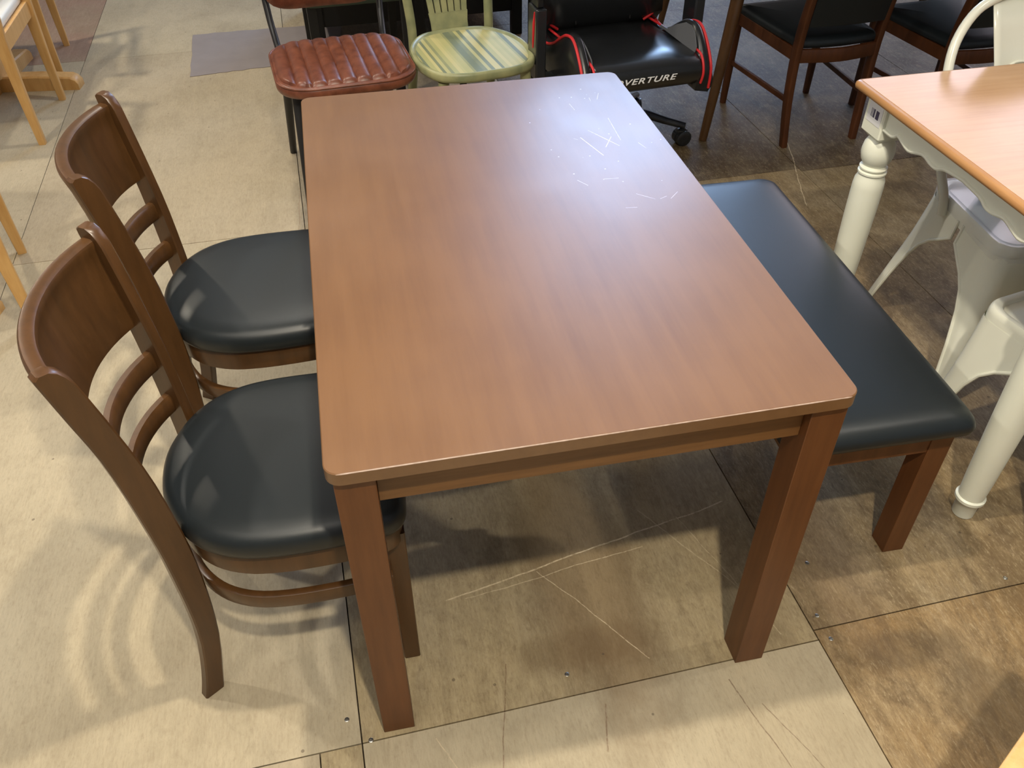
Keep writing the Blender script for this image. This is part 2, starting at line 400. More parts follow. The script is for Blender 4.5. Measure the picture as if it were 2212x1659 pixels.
# ------------------------------------------------------------------ room shell
def struct(o):
    o['kind'] = 'structure'; return o
RX0, RX1, RY0, RY1, RH = -4.4, 6.0, -3.0, 9.5, 6.6
fl = struct(MB().box((RX0, RY0, -0.09), (RX1, RY1, -0.018)).obj('floor', M['gap'], None, None))
th = math.radians(1.65); O = Vector((0.867, 0.045)); e1 = Vector((math.cos(th), math.sin(th))); e2 = Vector((-math.sin(th), math.cos(th)))
def panel(u0, u1, v0, v1, col, worn):
    g = 0.0013
    def pt(u, v):
        q = O + e1*u + e2*v
        return (min(max(q.x, RX0), RX1), min(max(q.y, RY0), RY1))
    c = [pt(u0+g, v0+g), pt(u1-g, v0+g), pt(u1-g, v1-g), pt(u0+g, v1-g)]
    if len({(round(a, 2), round(b, 2)) for a, b in c}) < 4: return
    k = random.uniform(-0.0006, 0.0)
    m = MB(); m.add([(x, y, -0.018) for x, y in c] + [(x, y, k) for x, y in c], [(3,2,1,0),(4,5,6,7),(0,1,5,4),(1,2,6,5),(2,3,7,6),(3,0,4,7)])
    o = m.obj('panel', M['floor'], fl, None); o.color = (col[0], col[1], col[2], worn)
    return o
cols = [-5.4, -4.5, -3.6, -2.7, -1.81, -0.90, 0.0, 0.9, 1.8, 2.7, 3.6, 4.5, 5.4]
PALE = srgb(184, 172, 146); PALE2 = srgb(178, 165, 140); TAN = srgb(172, 156, 122); BRN = srgb(140, 123, 92); UNLIT_BRN = srgb(74, 60, 41); PINK = srgb(158, 130, 112)
for i in range(len(cols) - 1):
    u0, u1 = cols[i], cols[i+1]
    off = 0.0 if i % 2 == 0 else -0.02
    rows = [-3.55, -1.80, -0.022 if u0 < 0 else 0.0, 1.79 + off, 3.55, 5.35, 7.1, 9.6]
    for j in range(len(rows) - 1):
        v0, v1 = rows[j], rows[j+1]
        cc = [PALE, PALE2][(i + j) % 2]; wn = 0.12
        if u0 == -0.90 and j == 2: cc, wn = TAN, 0.5
        if u0 == -0.90 and j == 1: cc, wn = PALE, 0.1
        if u0 == -0.90 and j >= 3: cc, wn = PALE2, 0.3
        if u0 >= 0: cc, wn = (BRN if (i+j) % 2 else srgb(146, 126, 92)), 0.9
        if u0 >= 0 and j <= 1: cc = srgb(156, 128, 86)
        if u0 >= 0 and j >= 3: cc, wn = UNLIT_BRN, 0.9  # shade of the unlit far right corner put into the panel colour
        if u0 < -2.5 and j >= 4: cc, wn = PINK, 0.2
        if u0 == -1.81 and j == 1:
            panel(u0, -0.975, v0, v1, cc, wn); panel(-0.975, u1, v0, v1, TAN, 0.5); continue
        panel(u0, u1, v0, v1, cc, wn)
for x, y in [(-0.056, 0.048), (-0.016, 0.0), (0.89, 0.075), (0.892, 0.020), (1.319, 0.078), (0.362, 0.053), (0.93, 0.20)]:
    m = MB().lathe([(0.0046, -0.001), (0.0046, 0.0006), (0.0036, 0.0010), (0.0018, 0.0010), (0.0014, 0.0002)], (x, y, 0), 12)
    s_ = m.obj('screw', M['screw'], fl)
for nm, lo, hi in (('wall_left', (RX0-0.1, RY0, 0), (RX0, RY1, RH)), ('wall_front', (RX0, RY0-0.1, 0), (RX1, RY0, RH))):
    struct(MB().box(lo, hi).obj(nm, M['wall'], None, None))
struct(MB().box((RX0, RY0, RH), (RX1, RY1, RH+0.1)).obj('ceiling', M['wall'], None, None))
WX0, WX1, WZ0, WZ1 = 2.5, 4.9, 3.2, 5.7
wb = MB(); wb.box((RX0, RY1, 0), (WX0, RY1+0.1, RH)); wb.box((WX1, RY1, 0), (RX1, RY1+0.1, RH)); wb.box((WX0, RY1, 0), (WX1, RY1+0.1, WZ0)); wb.box((WX0, RY1, WZ1), (WX1, RY1+0.1, RH))
struct(wb.obj('wall_back', M['wall'], None, None))
wr_ = MB(); VY0, VY1, VZ0, VZ1 = 2.6, 8.4, 2.0, 4.2
wr_.box((RX1, RY0, 0), (RX1+.1, RY1, VZ0)); wr_.box((RX1, RY0, VZ1), (RX1+.1, RY1, RH)); wr_.box((RX1, RY0, VZ0), (RX1+.1, VY0, VZ1)); wr_.box((RX1, VY1, VZ0), (RX1+.1, RY1, VZ1))
struct(wr_.obj('wall_right', M['wall'], None, None))
def emit(name, col, st):
    m = bpy.data.materials.new(name); m.use_nodes = True; nt = m.node_tree; nt.nodes.clear()
    o = nt.nodes.new('ShaderNodeOutputMaterial'); e = nt.nodes.new('ShaderNodeEmission'); e.inputs[0].default_value = col; e.inputs[1].default_value = st
    nt.links.new(e.outputs[0], o.inputs[0]); return m
M['daylight'] = emit('daylight_glass', (0.42, 0.63, 1.0, 1), 21.0)
M['daylight_side'] = emit('shaded_daylight_glass', (0.95, 0.84, 0.93, 1), 3.7)
back_glow = struct(MB().box((WX0, RY1+0.06, WZ0), (WX1, RY1+0.08, WZ1)).obj('window_1', M['daylight'], None, None))  # unseen cool glowing panel, added and sized for the table top reflection
side_glow = struct(MB().box((RX1+0.06, VY0, VZ0), (RX1+0.08, VY1, VZ1)).obj('window_2', M['daylight_side'], None, None))  # unseen pinkish glowing panel, added for the sheen on the cream table
for k in range(6):
    y = VY0 + (VY1-VY0)*k/5
    MB().box((RX1+0.02, y-0.03, VZ0), (RX1+0.055, y+0.03, VZ1)).obj('mullion', M['wall'], side_glow, None)
for k in range(4):
    x = WX0 + (WX1-WX0)*k/3
    MB().box((x-0.03, RY1+0.02, WZ0), (x+0.03, RY1+0.055, WZ1)).obj('mullion', M['wall'], back_glow, None)

# ------------------------------------------------------------------ main table
W, Lt, H, tt, s, a = 0.75, 1.203, 0.6935, 0.0233, 0.0555, 0.009
t = thing('dining_table', 'large walnut-brown rectangular dining table with scratched top in the centre', 'table')
sec = []
for z, d in ((H-tt, 0.0015), (H-tt+0.0015, 0), (H-0.0015, 0), (H, 0.0015)):
    sec.append([(W/2+x, Lt/2+y, z) for x, y in rrect(W-2*d, Lt-2*d, 0.022-d, 6)])
def top_mat():
    m = M['top']; nt = m.node_tree; N = nt.nodes; L = nt.links; b = N['Principled BSDF']
    src = b.inputs['Base Color'].links[0].from_socket
    tc = N.new('ShaderNodeTexCoord'); sp = N.new('ShaderNodeSeparateXYZ'); L.new(tc.outputs['Object'], sp.inputs[0]); X, Y = sp.outputs[0], sp.outputs[1]
    def mth(op, *v):
        n = N.new('ShaderNodeMath'); n.operation = op
        for i, q in enumerate(v):
            if isinstance(q, (int, float)): n.inputs[i].default_value = q
            else: L.new(q, n.inputs[i])
        return n.outputs[0]
    ns = N.new('ShaderNodeTexNoise'); ns.inputs['Scale'].default_value = 70; L.new(tc.outputs['Object'], ns.inputs['Vector'])
    tot = None
    random.seed(3)
    segs = [(0.575, 0.87, 0.60, 0.78, 0.0010), (0.60, 0.90, 0.645, 0.815, 0.0009), (0.615, 0.815, 0.64, 0.86, 0.0008), (0.66, 0.95, 0.655, 0.84, 0.0006), (0.52, 0.69, 0.535, 0.665, 0.0007)]
    for k in range(10):
        x = random.uniform(0.52, 0.72); y = random.uniform(0.55, 1.12); q = random.uniform(-0.03, 0.03); segs.append((x, y, x+q, y+random.uniform(-0.04, 0.04), 0.0005))
    for x0, y0, x1, y1, wd in segs:
        dx, dy = x1-x0, y1-y0; ln = math.hypot(dx, dy); ux, uy = dx/ln, dy/ln
        rx = mth('SUBTRACT', X, x0); ry = mth('SUBTRACT', Y, y0)
        al = mth('ADD', mth('MULTIPLY', rx, ux), mth('MULTIPLY', ry, uy)); ac = mth('ABSOLUTE', mth('ADD', mth('MULTIPLY', rx, -uy), mth('MULTIPLY', ry, ux)))
        f = mth('MULTIPLY', mth('LESS_THAN', ac, wd), mth('MULTIPLY', mth('GREATER_THAN', al, 0), mth('LESS_THAN', al, ln)))
        tot = f if tot is None else mth('MAXIMUM', tot, f)
    v = N.new('ShaderNodeTexVoronoi'); v.inputs['Scale'].default_value = 34; L.new(tc.outputs['Object'], v.inputs['Vector'])
    zone = mth('SUBTRACT', 1.0, mth('MULTIPLY', mth('SQRT', mth('ADD', mth('POWER', mth('DIVIDE', mth('SUBTRACT', X, 0.62), 0.16), 2), mth('POWER', mth('DIVIDE', mth('SUBTRACT', Y, 0.86), 0.36), 2))), 1.0))
    dots = mth('MULTIPLY', mth('LESS_THAN', v.outputs['Distance'], 0.06), mth('GREATER_THAN', mth('ADD', zone, mth('SUBTRACT', ns.outputs['Fac'], 0.5)), 0.15))
    tot = mth('MAXIMUM', tot, dots)
    tot = mth('MULTIPLY', tot, mth('MULTIPLY', ns.outputs['Fac'], 0.9))
    zz = mth('GREATER_THAN', sp.outputs[2], H - 0.0022)
    ed = mth('MAXIMUM', mth('LESS_THAN', Y, 0.0011), mth('GREATER_THAN', X, W - 0.0010))
    tot = mth('MAXIMUM', tot, mth('MULTIPLY', mth('MULTIPLY', zz, ed), mth('MULTIPLY', ns.outputs['Fac'], 0.7)))
    mx = N.new('ShaderNodeMix'); mx.data_type = 'RGBA'; L.new(src, mx.inputs[6]); mx.inputs[7].default_value = srgb(235, 215, 205); L.new(tot, mx.inputs[0]); L.new(mx.outputs[2], b.inputs['Base Color'])
    n3 = N.new('ShaderNodeTexNoise'); n3.inputs['Scale'].default_value = 5; n3.inputs['Detail'].default_value = 4; L.new(tc.outputs['Object'], n3.inputs['Vector'])
    L.new(mth('MULTIPLY_ADD', n3.outputs['Fac'], 0.12, 0.29), b.inputs['Roughness'])
top_mat()
MB().loft(sec).obj('table_top', M['top'], t, 30)
for x in (a, W-a-s):
    for y in (a, Lt-a-s):
        MB().box((x, y, 0), (x+s, y+s, H-tt)).obj('leg', M['frame'], t, 30, [('bevel', 0.0012, 2)])
ra, ah = 0.026, 0.068
for y0 in (ra, Lt-ra-0.02):
    MB().box((a+s, y0, H-tt-ah), (W-a-s, y0+0.02, H-tt)).obj('apron', M['rail'], t, 30, [('bevel', 0.001, 1)])
for x0 in (ra, W-ra-0.02):
    MB().box((x0, a+s, H-tt-ah), (x0+0.02, Lt-a-s, H-tt)).obj('apron', M['rail'], t, 30, [('bevel', 0.001, 1)])

# ------------------------------------------------------------------ dining chairs
R_ = [(0, .0), (.052, .0138), (.145, .0295), (.226, .0334), (.308, .0321), (.39, .0295), (.448, .0255), (.546, .0169), (.637, .0053), (.711, -.0097), (.803, -.028)]
F_ = [(0, .0385), (.059, .0501), (.135, .0644), (.223, .0723), (.327, .075), (.415, .0725), (.541, .0616), (.61, .0513), (.694, .0348), (.763, .02), (.782, .0149), (.799, .0064)]
TH = math.radians(34)
def smooth_tab(tab):
    P = catmull([(z, v, 0) for z, v in tab], 5); return [(p.x, p.y) for p in P]
R_, F_ = smooth_tab(R_), smooth_tab(F_)
def post_frame(sg):
    c = Vector((-.21, sg*.1815, 0)); u = Vector((math.cos(TH), -sg*math.sin(TH), 0)); m = Vector((-math.sin(TH), -sg*math.cos(TH), 0))
    return c, u, m
def seat_outline():
    half = [(.207, 0), (.206, .08), (.203, .140), (.198, .172), (.180, .192), (.150, .199), (.07, .204), (-.01, .203), (-.07, .193), (-.12, .168), (-.158, .128), (-.183, .078), (-.195, .030)]
    pts = [(x, y, 0) for x, y in half] + [(x, -y, 0) for x, y in reversed(half[1:])]
    return [(p.x, p.y) for p in catmull(pts, 4, True)]
SO = seat_outline()
def make_dining_chair(label, loc, rz):
    t = thing('dining_chair', label, 'chair', loc, rz, 'brown slat back chairs at the big table')
    for sg in (-1, 1):
        c, u, m = post_frame(sg); secs = []
        T = 0.021
        ent = [(z, z) for z in (0, .03, .06, .10, .145, .19, .226, .27, .308, .35, .39, .42, .448, .5, .546, .59, .637, .67, .711, .74, .765)]
        for zr, zf in ent + [(.785, .777), (.797, .789)]:
            sr, sf = lerp(R_, zr), lerp(F_, zf); secs.append((sr, zr, sf, zf))
        secs += [(-.0275, .8035, .0045, .8005), (-.022, .808, -.005, .8075)]
        out = []
        for sr, zr, sf, zf in secs:
            q = []; ch = 0.0028; L_ = sf - sr
            for k, (ss, tt_) in enumerate(((0, ch), (ch, 0), (L_-ch, 0), (L_, ch), (L_, T-ch), (L_-ch, T), (ch, T), (0, T-ch))):
                f = ss / L_; p = c + u*(sr+ss) + m*tt_; p.z = zr + (zf-zr)*f; q.append(p)
            out.append(q)
        MB().loft(out).obj('back_leg', M['chairwood'], t, 40)
    def arc(z, off, sag, n=24, ymax=None):
        c, u, m = post_frame(1); sr = lerp(R_, z)
        e = c + u*(sr+off) + m*0.008
        h = e.y; rad = (h*h + sag*sag)/(2*sag); cx = e.x - sag + rad
        am = math.asin(h/rad)
        return [(Vector((cx - rad*math.cos(-am + 2*am*k/n), rad*math.sin(-am + 2*am*k/n), z)), Vector((math.cos(-am + 2*am*k/n), -math.sin(-am + 2*am*k/n), 0))) for k in range(n+1)]
    # back panel: section points (z, thickness offset forward), lofted along the arc
    zs = [(.628, .006, .020), (.640, .004, .022), (.70, .006, .021), (.75, .005, .021), (.772, .003, .023), (.782, .002, .0265), (.7875, .004, .026), (.7905, .008, .022)]
    n = 28; rows_b = []; rows_f = []
    for z, o0, o1 in zs:
        rows_b.append(arc(z, o0, .060, n)); rows_f.append(arc(z, o0, .060, n))
    secs = []
    for k in range(n+1):
        q = []
        for i, (z, o0, o1) in enumerate(zs): p, nn = rows_b[i][k]; q.append(p)
        for i in range(len(zs)-1, -1, -1):
            p, nn = rows_f[i][k]; q.append(p + nn*(zs[i][2]-zs[i][1]))
        secs.append(q)
    MB().loft(secs).obj('back_panel', M['chairwood'], t, 40)
    for zc in (.556, .462):
        secs = []
        A = [(arc(zc+dz, .012, .056, 20), dz) for dz in (-.019, -.013, .013, .019)]
        for k in range(21):
            q = []
            for (ar, dz), o in zip(A, (.003, 0, 0, .003)): p, nn = ar[k]; q.append(p + nn*o)
            for (ar, dz), o in zip(reversed(A), (.013, .017, .017, .013)): p, nn = ar[k]; q.append(p + nn*o)
            secs.append(q)
        MB().loft(secs).obj('back_slat', M['chairwood'], t, 50)
    MB().loft(pillow(SO, [(.955, .396), (.99, .401), (1.0, .409), (.998, .418), (.985, .430), (.955, .439), (.90, .4445), (.78, .4475), (.55, .449), (.25, .4495), (.02, .4495)])).obj('seat_cushion', M['leather'], t, 80)
    so = [(x*.955+.000, y*.955) for x, y in SO]
    MB().loft(pillow(so, [(.98, .350), (1.0, .352), (1.0, .394), (.99, .397)])).obj('seat_rail', M['chairwood'], t, 40)
    # bent hoop under the seat
    half = [p for p in SO]
    path = sorted([p for p in half if p[1] >= 0], key=lambda p: -p[0])
    hp = [Vector((x*.93, y*.945, .279)) for x, y in SO]
    hp = [p for p in hp if p.x < .150]
    hp.sort(key=lambda p: math.atan2(p.y, -(p.x+0.0)))
    hp = [Vector((.165, hp[0].y, .279))] + hp + [Vector((.165, hp[-1].y, .279))]
    MB().strip(hp, 0.015, 0.031, 0.003).obj('hoop_stretcher', M['chairwood'], t, 40)
    for sg in (-1, 1):
        MB().beam((.178, sg*.157, 0), (.176, sg*.152, .37), .030, .032, .036, .036, ch=.002).obj('front_leg', M['chairwood'], t, 30)
    return t
ch1 = make_dining_chair('nearer brown wood chair with curved slat back and black vinyl seat', (-.10, .3235, 0), 0)
ch2 = copy_tree(ch1); ch2.location = (-.146, .858, 0); ch2.rotation_euler = (0, 0, math.radians(1.0))
ch2['label'] = 'farther brown wood chair with curved slat back, partly behind the nearer one'

# ------------------------------------------------------------------ bench
t = thing('bench', 'long backless bench with black vinyl cushion on brown legs right of the table', 'bench', (0.985, .64, 0), -1.3)
bw, bl = .372, .955
secs = []
for d, r, z in ((.010, .02, .374), (.0, .024, .380), (-.002, .026, .390), (.001, .03, .402), (.009, .034, .412), (.024, .036, .419), (.045, .040, .4225), (.08, .045, .4245), (.12, .045, .4255), (.16, .02, .4260), (.180, .005, .4262)):
    secs.append([(x, y, z) for x, y in rrect(bw-2*d, bl-2*d, r, 6)])
MB().loft(secs).obj('seat_cushion', M['leather'], t, 80)
for sy in (-1, 1):
    MB().box((-.10, sy*.433-.009, .306), (.128, sy*.433+.009, .378)).obj('end_rail', M['frame'], t, 30, [('bevel', .001, 1)])
for sx in (-1, 1):
    MB().box((sx*.150-.009, -.40, .326), (sx*.150+.009, .40, .378)).obj('side_rail', M['rail'], t, 30, [('bevel', .001, 1)])
for sx in (-1, 1):
    for sy in (-1, 1):
        lx = .15 if sx > 0 else -.122
        MB().box((lx-.0235, sy*.421-.0235, 0), (lx+.0235, sy*.421+.0235, .378)).obj('leg', M['frame'], t, 30, [('bevel', .0012, 2)])

# ------------------------------------------------------------------ white table
t = thing('farmhouse_table', 'cream table with turned legs, scalloped apron and pinkish wood top at right', 'table', (1.27, .19, 0), 0.8)
TW, TL = 1.22, .79
secs = []
for z, d in ((.700, .006), (.703, .001), (.709, .0), (.715, .001), (.7185, .004), (.720, .010)):
    secs.append([(TW/2+x, TL/2+y, z) for x, y in rrect(TW-2*d, TL-2*d, .012, 4)])
MB().loft(secs).obj('table_edge', M['wedge'], t, 60)
MB().loft([[(TW/2+x, TL/2+y, z) for x, y in rrect(TW-2*d, TL-2*d, .008, 3)] for z, d in ((.7195, .011), (.7206, .0112))]).obj('table_top', M['wtop'], t, 30)
def turned(cx, cy):
    m = MB(); hb = .038
    m.loft([[(cx+x, cy+y, z) for x, y in rrect(2*q, 2*q, .003, 1)] for z, q in ((.600, hb-.012), (.612, hb), (.700, hb))])
    m.lathe([(.022, .605), (.030, .596), (.036, .585), (.0385, .570), (.0385, .560), (.035, .545), (.029, .535), (.026, .531), (.029, .529), (.033, .526), (.033, .523), (.029, .520), (.029, .518), (.034, .515), (.034, .511), (.030, .508), (.031, .504), (.036, .492), (.0375, .475), (.037, .40), (.034, .26), (.030, .12), (.0275, .062), (.0275, .060), (.032, .057), (.032, .050), (.027, .047), (.025, .044), (.023, .002), (.021, 0)], (cx, cy, 0), 32)
    return m
legs = []
for cx in (.068, TW-.068):
    for cy in (.068, TL-.068):
        legs.append(turned(cx, cy).obj('leg', M['cream'], t, 35))
st = MB().box((.0291, TL-.068-.030, .638), (.0298, TL-.068+.026, .698)).obj('price_sticker', M['barcode'], legs[1], None)
st['label'] = 'small white barcode sticker'
def scallop(p0, p1, nrm, L_):
    # wavy lower edge with a bead
    ctrl = [(0, .634), (.07, .634), (.10, .645), (.13, .640), (.18, .632), (.22, .638), (.27, .646), (.32, .640), (.36, .640), (.40, .650), (.5, .656)]
    N_ = 60; m = MB(); p0 = Vector(p0); p1 = Vector(p1); d = (p1-p0); nrm = Vector(nrm); pts = []
    sp = catmull([(f, z, 0) for f, z in ctrl], 5); tab = [(q.x, q.y) for q in sp]
    secs = []
    for k in range(N_+1):
        f = k/N_; ff = f if f < .5 else 1-f; z = lerp(tab, ff); p = p0 + d*f
        secs.append([p + Vector((0,0,z)), p + Vector((0,0,.700)), p - nrm*.016 + Vector((0,0,.700)), p - nrm*.016 + Vector((0,0,z))]); pts.append(p + nrm*.001 + Vector((0,0,z+.003)))
    m.loft(secs); m.tube(pts, .0042, 8)
    return m
scallop((.040, .10, 0), (.040, TL-.10, 0), (-1, 0, 0), .6).obj('apron', M['cream'], t, 40)
scallop((TW-.040, .10, 0), (TW-.040, TL-.10, 0), (1, 0, 0), .6).obj('apron', M['cream'], t, 40)
scallop((.10, TL-.040, 0), (TW-.10, TL-.040, 0), (0, 1, 0), 1).obj('apron', M['cream'], t, 40)
scallop((.10, .040, 0), (TW-.10, .040, 0), (0, -1, 0), 1).obj('apron', M['cream'], t, 40)

# ------------------------------------------------------------------ cream metal chairs
def metal_chair(label, loc, rz, hs=.17, zt=.43, foot=.055, wrap=False):
    # local: faces +y, seat half size hs
    t = thing('metal_chair', label, 'chair', loc, rz, 'cream pressed metal chairs under the cream table')
    out = rrect(2*hs, 2*hs, .045, 6)
    zs = [(1.0, zt-.045), (1.0, zt-.014), (.992, zt-.005), (.975, zt), (.90, zt), (.885, zt-.003), (.87, zt-.010), (.5, zt-.013), (.02, zt-.014)]
    MB().loft(pillow(out, zs), (False, True)).obj('seat', M['cream_metal'], t, 50)
    for sx in (-1, 1):
        for sy in (-1, 1):
            rows = []; edges = ([], [])
            lev = [(0, hs-.012), (.05, hs*.97), (.075, hs*.78), (.095, hs*.62), (.125, hs*.47), (.17, hs*.36), (.25, hs*.26), (.33, hs*.20), (zt-.02, hs*.155)]
            for dz, wing in lev:
                z = zt - .028 - dz*(zt-.028)/(zt-.02); f = dz/(zt-.02)
                k = hs + .001 + foot*f**1.1; cx, cy = sx*k, sy*k
                r = min(.04, wing*.6)
                arcp = [(math.cos(q)*r, math.sin(q)*r) for q in [PI/2*j/5 for j in range(6)]]
                pts = [(cx - sx*wing, cy)] + [(cx - sx*(wing*.5+r*.5), cy)] + [(cx - sx*r + sx*b_, cy - sy*r + sy*a_) for b_, a_ in reversed(arcp)] + [(cx, cy - sy*(wing*.5+r*.5))] + [(cx, cy - sy*wing)]
                rows.append([(x, y, z) for x, y in pts]); edges[0].append((*pts[0], z)); edges[1].append((*pts[-1], z))
            m = MB(); m.loft(rows, (False, False), False)
            # inner skin
            inn = [[(x - sx*.003, y - sy*.003, z) for x, y, z in r_] for r_ in rows]
            m.loft(inn, (False, False), False)
            for e in edges: m.tube(e, .0045, 8)
            n_ = rows[-1]; cxx = sum(p[0] for p in n_)/len(n_); cyy = sum(p[1] for p in n_)/len(n_)
            m.lathe([(.014, -.002), (.017, .002), (.017, .018), (.012, .024)], (cxx, cyy, rows[-1][0][2]), 16)
            m.obj('leg', M['cream_metal'], t, 40)
    # back hoop: from the seat sides up and over, leaning back
    def bk(x, h, y0=-hs*.60):
        return Vector((x, y0 - .14*h/.4 - .03*(h/.4)**2, zt - .02 + h))
    P = [Vector((hs+.008, -hs*.45, zt-.045)), Vector((hs+.012, -hs*.52, zt)), bk(hs+.018, .08), bk(hs+.026, .18), bk(hs+.028, .27), bk(hs+.012, .345), bk(hs-.035, .405), bk(hs-.10, .435), bk(.025, .445)]
    P = P + [Vector((-p.x, p.y, p.z)) for p in reversed(P)]
    MB().tube(catmull(P, 5), .0115, 12).obj('back_hoop', M['cream_metal'], t, 60)
    secs = []
    for h, hw in ((-.01, .058), (.10, .062), (.2, .068), (.3, .075), (.36, .083), (.438, .092)):
        q = []
        for k in range(9):
            x = -hw + 2*hw*k/8
            p = bk(x, h); p.y -= .012*(1-(x/hw)**2); q.append(p)
        secs.append(q)
    sl = MB().loft(secs, (False, False), False).obj('back_splat', M['cream_metal'], t, 50, [('solid', .003, 0)])
    # pressed panel on the splat
    pr = []
    ring = [(-.030, .02), (-.031, .25), (-.024, .29), (.024, .29), (.031, .25), (.030, .02)]
    for x, h in [(p.x, p.y) for p in catmull([(x, h, 0) for x, h in ring], 5)]:
        p = bk(x, h); p.y -= .012*(1-(x/.07)**2) - .002; pr.append(p)
    MB().tube(pr, .0035, 8).obj('pressed_rib', M['cream_metal'], sl, 60)
    return t
mcA = metal_chair('cream metal chair with arched back facing the far side of the cream table', (1.700, .785, 0), 175, .165, .435, .062)
mcB = metal_chair('cream metal chair tucked under the near side of the cream table', (1.589, .364, 0), 11, .172, .405, .028)
wr = MB()
out = rrect(.335, .335, .045, 5)
wr.loft([[(x*(1+.02*math.sin(7*k)), y*(1+.015*math.cos(5*k)), .395+.0*k) for k, (x, y) in enumerate(out)], [(x*1.01, y*1.01, .43) for x, y in out], [(x*.99, y*.99, .4385) for x, y in out]], (False, True))
wo = wr.obj('plastic_wrap', M['wrap'], None, 50); wo.location = (1.700, .785, 0); wo.rotation_euler = (0, 0, math.radians(175))
wo['label'] = 'clear plastic wrap over the seat of the metal chair'; wo['category'] = 'plastic wrap'

# ------------------------------------------------------------------ red-brown leather chair
t = thing('leather_chair', 'red-brown channelled leather chair on black legs beyond the table', 'chair', (.110, 2.075, 0), 5.5)
ow = rrect(.445, .430, .11, 8)
zt = .462
MB().loft([[(x*sc, y*sc, z) for x, y in ow] for sc, z in ((.93, .414), (.975, .418), (.995, .426), (1.0, .435), (.992, .443), (.975, .450), (.95, .452), (.5, .452))]).obj('seat_shell', M['brownleather'], t, 60)
# channels: nine rounded rolls running front to back, each its own piece
nch = 9; half = .2085
for i in range(nch):
    x0 = -half + 2*half*i/nch; x1 = x0 + 2*half/nch; m = MB(); secs = []
    K = 8
    for k in range(K+1):
        x = x0 + (x1-x0)*k/K
        ax = abs(x)
        r = .105; hx = half
        yl = .199 if ax <= hx - r else .199 - r + math.sqrt(max(0, r*r - (ax-(hx-r))**2))
        hgt = .455 + .011*math.sqrt(max(0, 1-((k/K-.5)*2)**2))
        q = []
        for j in range(15):
            f = -1 + 2*j/14; y = yl*math.sin(f*PI/2) 
            e = math.sqrt(max(0, 1-abs(f)**6)); q.append((x, y, .449 + (hgt - .449)*e))
        secs.append(q)
    m.loft(secs, (False, False), False)
    m.obj('channel', M['brownleather'], t, 60)
MB().tube([(x*.985, y*.985, .4485) for x, y in ow], .0035, 8, closed=True).obj('piping', M['brownleather'], t, 60)
for sx in (-1, 1):
    MB().beam((sx*.190, -.215, 0), (sx*.165, -.12, .405), .020, .020, .030, .030, ch=.005).obj('leg', M['blackmetal'], t, 60)
    MB().beam((sx*.190, .335, 0), (sx*.175, .15, .405), .024, .024, .032, .032, ch=.006).obj('leg', M['blackmetal'], t, 60)
    MB().tube([(sx*.175, .15, .40), (sx*.182, .235, .43), (sx*.190, .30, .50), (sx*.196, .335, .60), (sx*.19, .36, .70)], .011, 12).obj('back_post', M['blackmetal'], t, 60)
secs = []
for k in range(25):
    f = -1 + 2*k/24; x = .205*f; e = math.sqrt(max(0.0, 1-abs(f)**5)); yb = .300 - .03*f*f
    q = []
    for j in range(12):
        an = 2*PI*j/12; q.append((x, yb + .022*e*math.cos(an) + .06*(0.085*e*math.sin(an)) , .622 + .09*max(e, .05)*math.sin(an)))
    secs.append(q)
MB().loft(secs).obj('back_pad', M['brownleather'], t, 70)

# ------------------------------------------------------------------ green chair
t = thing('fan_back_chair', 'washed green wooden chair with striped seat and fan-shaped splat', 'chair', (.536, 2.085, 0), 9)
ow = [(p.x, p.y) for p in catmull([(-.198, -.05, 0), (-.165, -.165, 0), (-.09, -.207, 0), (0, -.212, 0), (.09, -.207, 0), (.165, -.165, 0), (.198, -.05, 0), (.185, .08, 0), (.125, .180, 0), (.05, .207, 0), (-.05, .207, 0), (-.125, .180, 0), (-.185, .08, 0)], 5, True)]
MB().loft([[(x*sc, y*sc, z) for x, y in ow] for sc, z in ((.94, .420), (.985, .423), (1.0, .432), (1.0, .444), (.985, .452), (.955, .453), (.92, .449), (.9, .446), (.85, .4430))]).obj('seat_frame', M['green'], t, 60)
MB().loft([[(x*sc, y*sc, z) for x, y in ow] for sc, z in ((.90, .4400), (.9, .4470), (.7, .4465), (.3, .446), (.02, .4455))]).obj('seat_board', M['greenseat'], t, 60)
for sx in (-1, 1):
    MB().tube([(sx*.155, -.175, 0), (sx*.140, -.150, .415)], [.013, .018], 14).obj('front_leg', M['green'], t, 60)
    MB().tube(catmull([(sx*.175, .300, 0), (sx*.150, .225, .25), (sx*.140, .205, .43), (sx*.148, .235, .60), (sx*.165, .30, .80), (sx*.165, .325, .90)], 5), .016, 14).obj('back_leg', M['green'], t, 60)
    MB().tube([(sx*.150, -.165, .20), (sx*.155, .22, .22)], .009, 10).obj('side_stretcher', M['green'], t, 60)
MB().tube(catmull([(-.165, .325, .895), (-.09, .355, .915), (0, .363, .92), (.09, .355, .915), (.165, .325, .895)], 5), .017, 14).obj('top_rail', M['green'], t, 60)
sp_ = MB()
def sy_(z): return .214 + max(0, z-.44)*.31
sp_.loft([[( -w_, sy_(z)-.005, z), (w_, sy_(z)-.005, z), (w_, sy_(z)+.005, z), (-w_, sy_(z)+.005, z)] for z, w_ in ((.443, .066), (.47, .066), (.50, .070))])
spl = sp_.obj('splat', M['green'], t, 30)
for i in range(6):
    f0 = -1 + 2*i/6 + .035; f1 = -1 + 2*(i+1)/6 - .035
    secs = []
    for z, w_ in ((.499, .070), (.56, .076), (.64, .092), (.75, .115), (.905, .135)):
        g = .0 if z < .5 else .0
        a0, a1 = f0*w_, f1*w_
        secs.append([(a0, sy_(z)-.005, z), (a1, sy_(z)-.005, z), (a1, sy_(z)+.005, z), (a0, sy_(z)+.005, z)])
    MB().loft(secs).obj('splat_finger', M['green'], spl, 30)

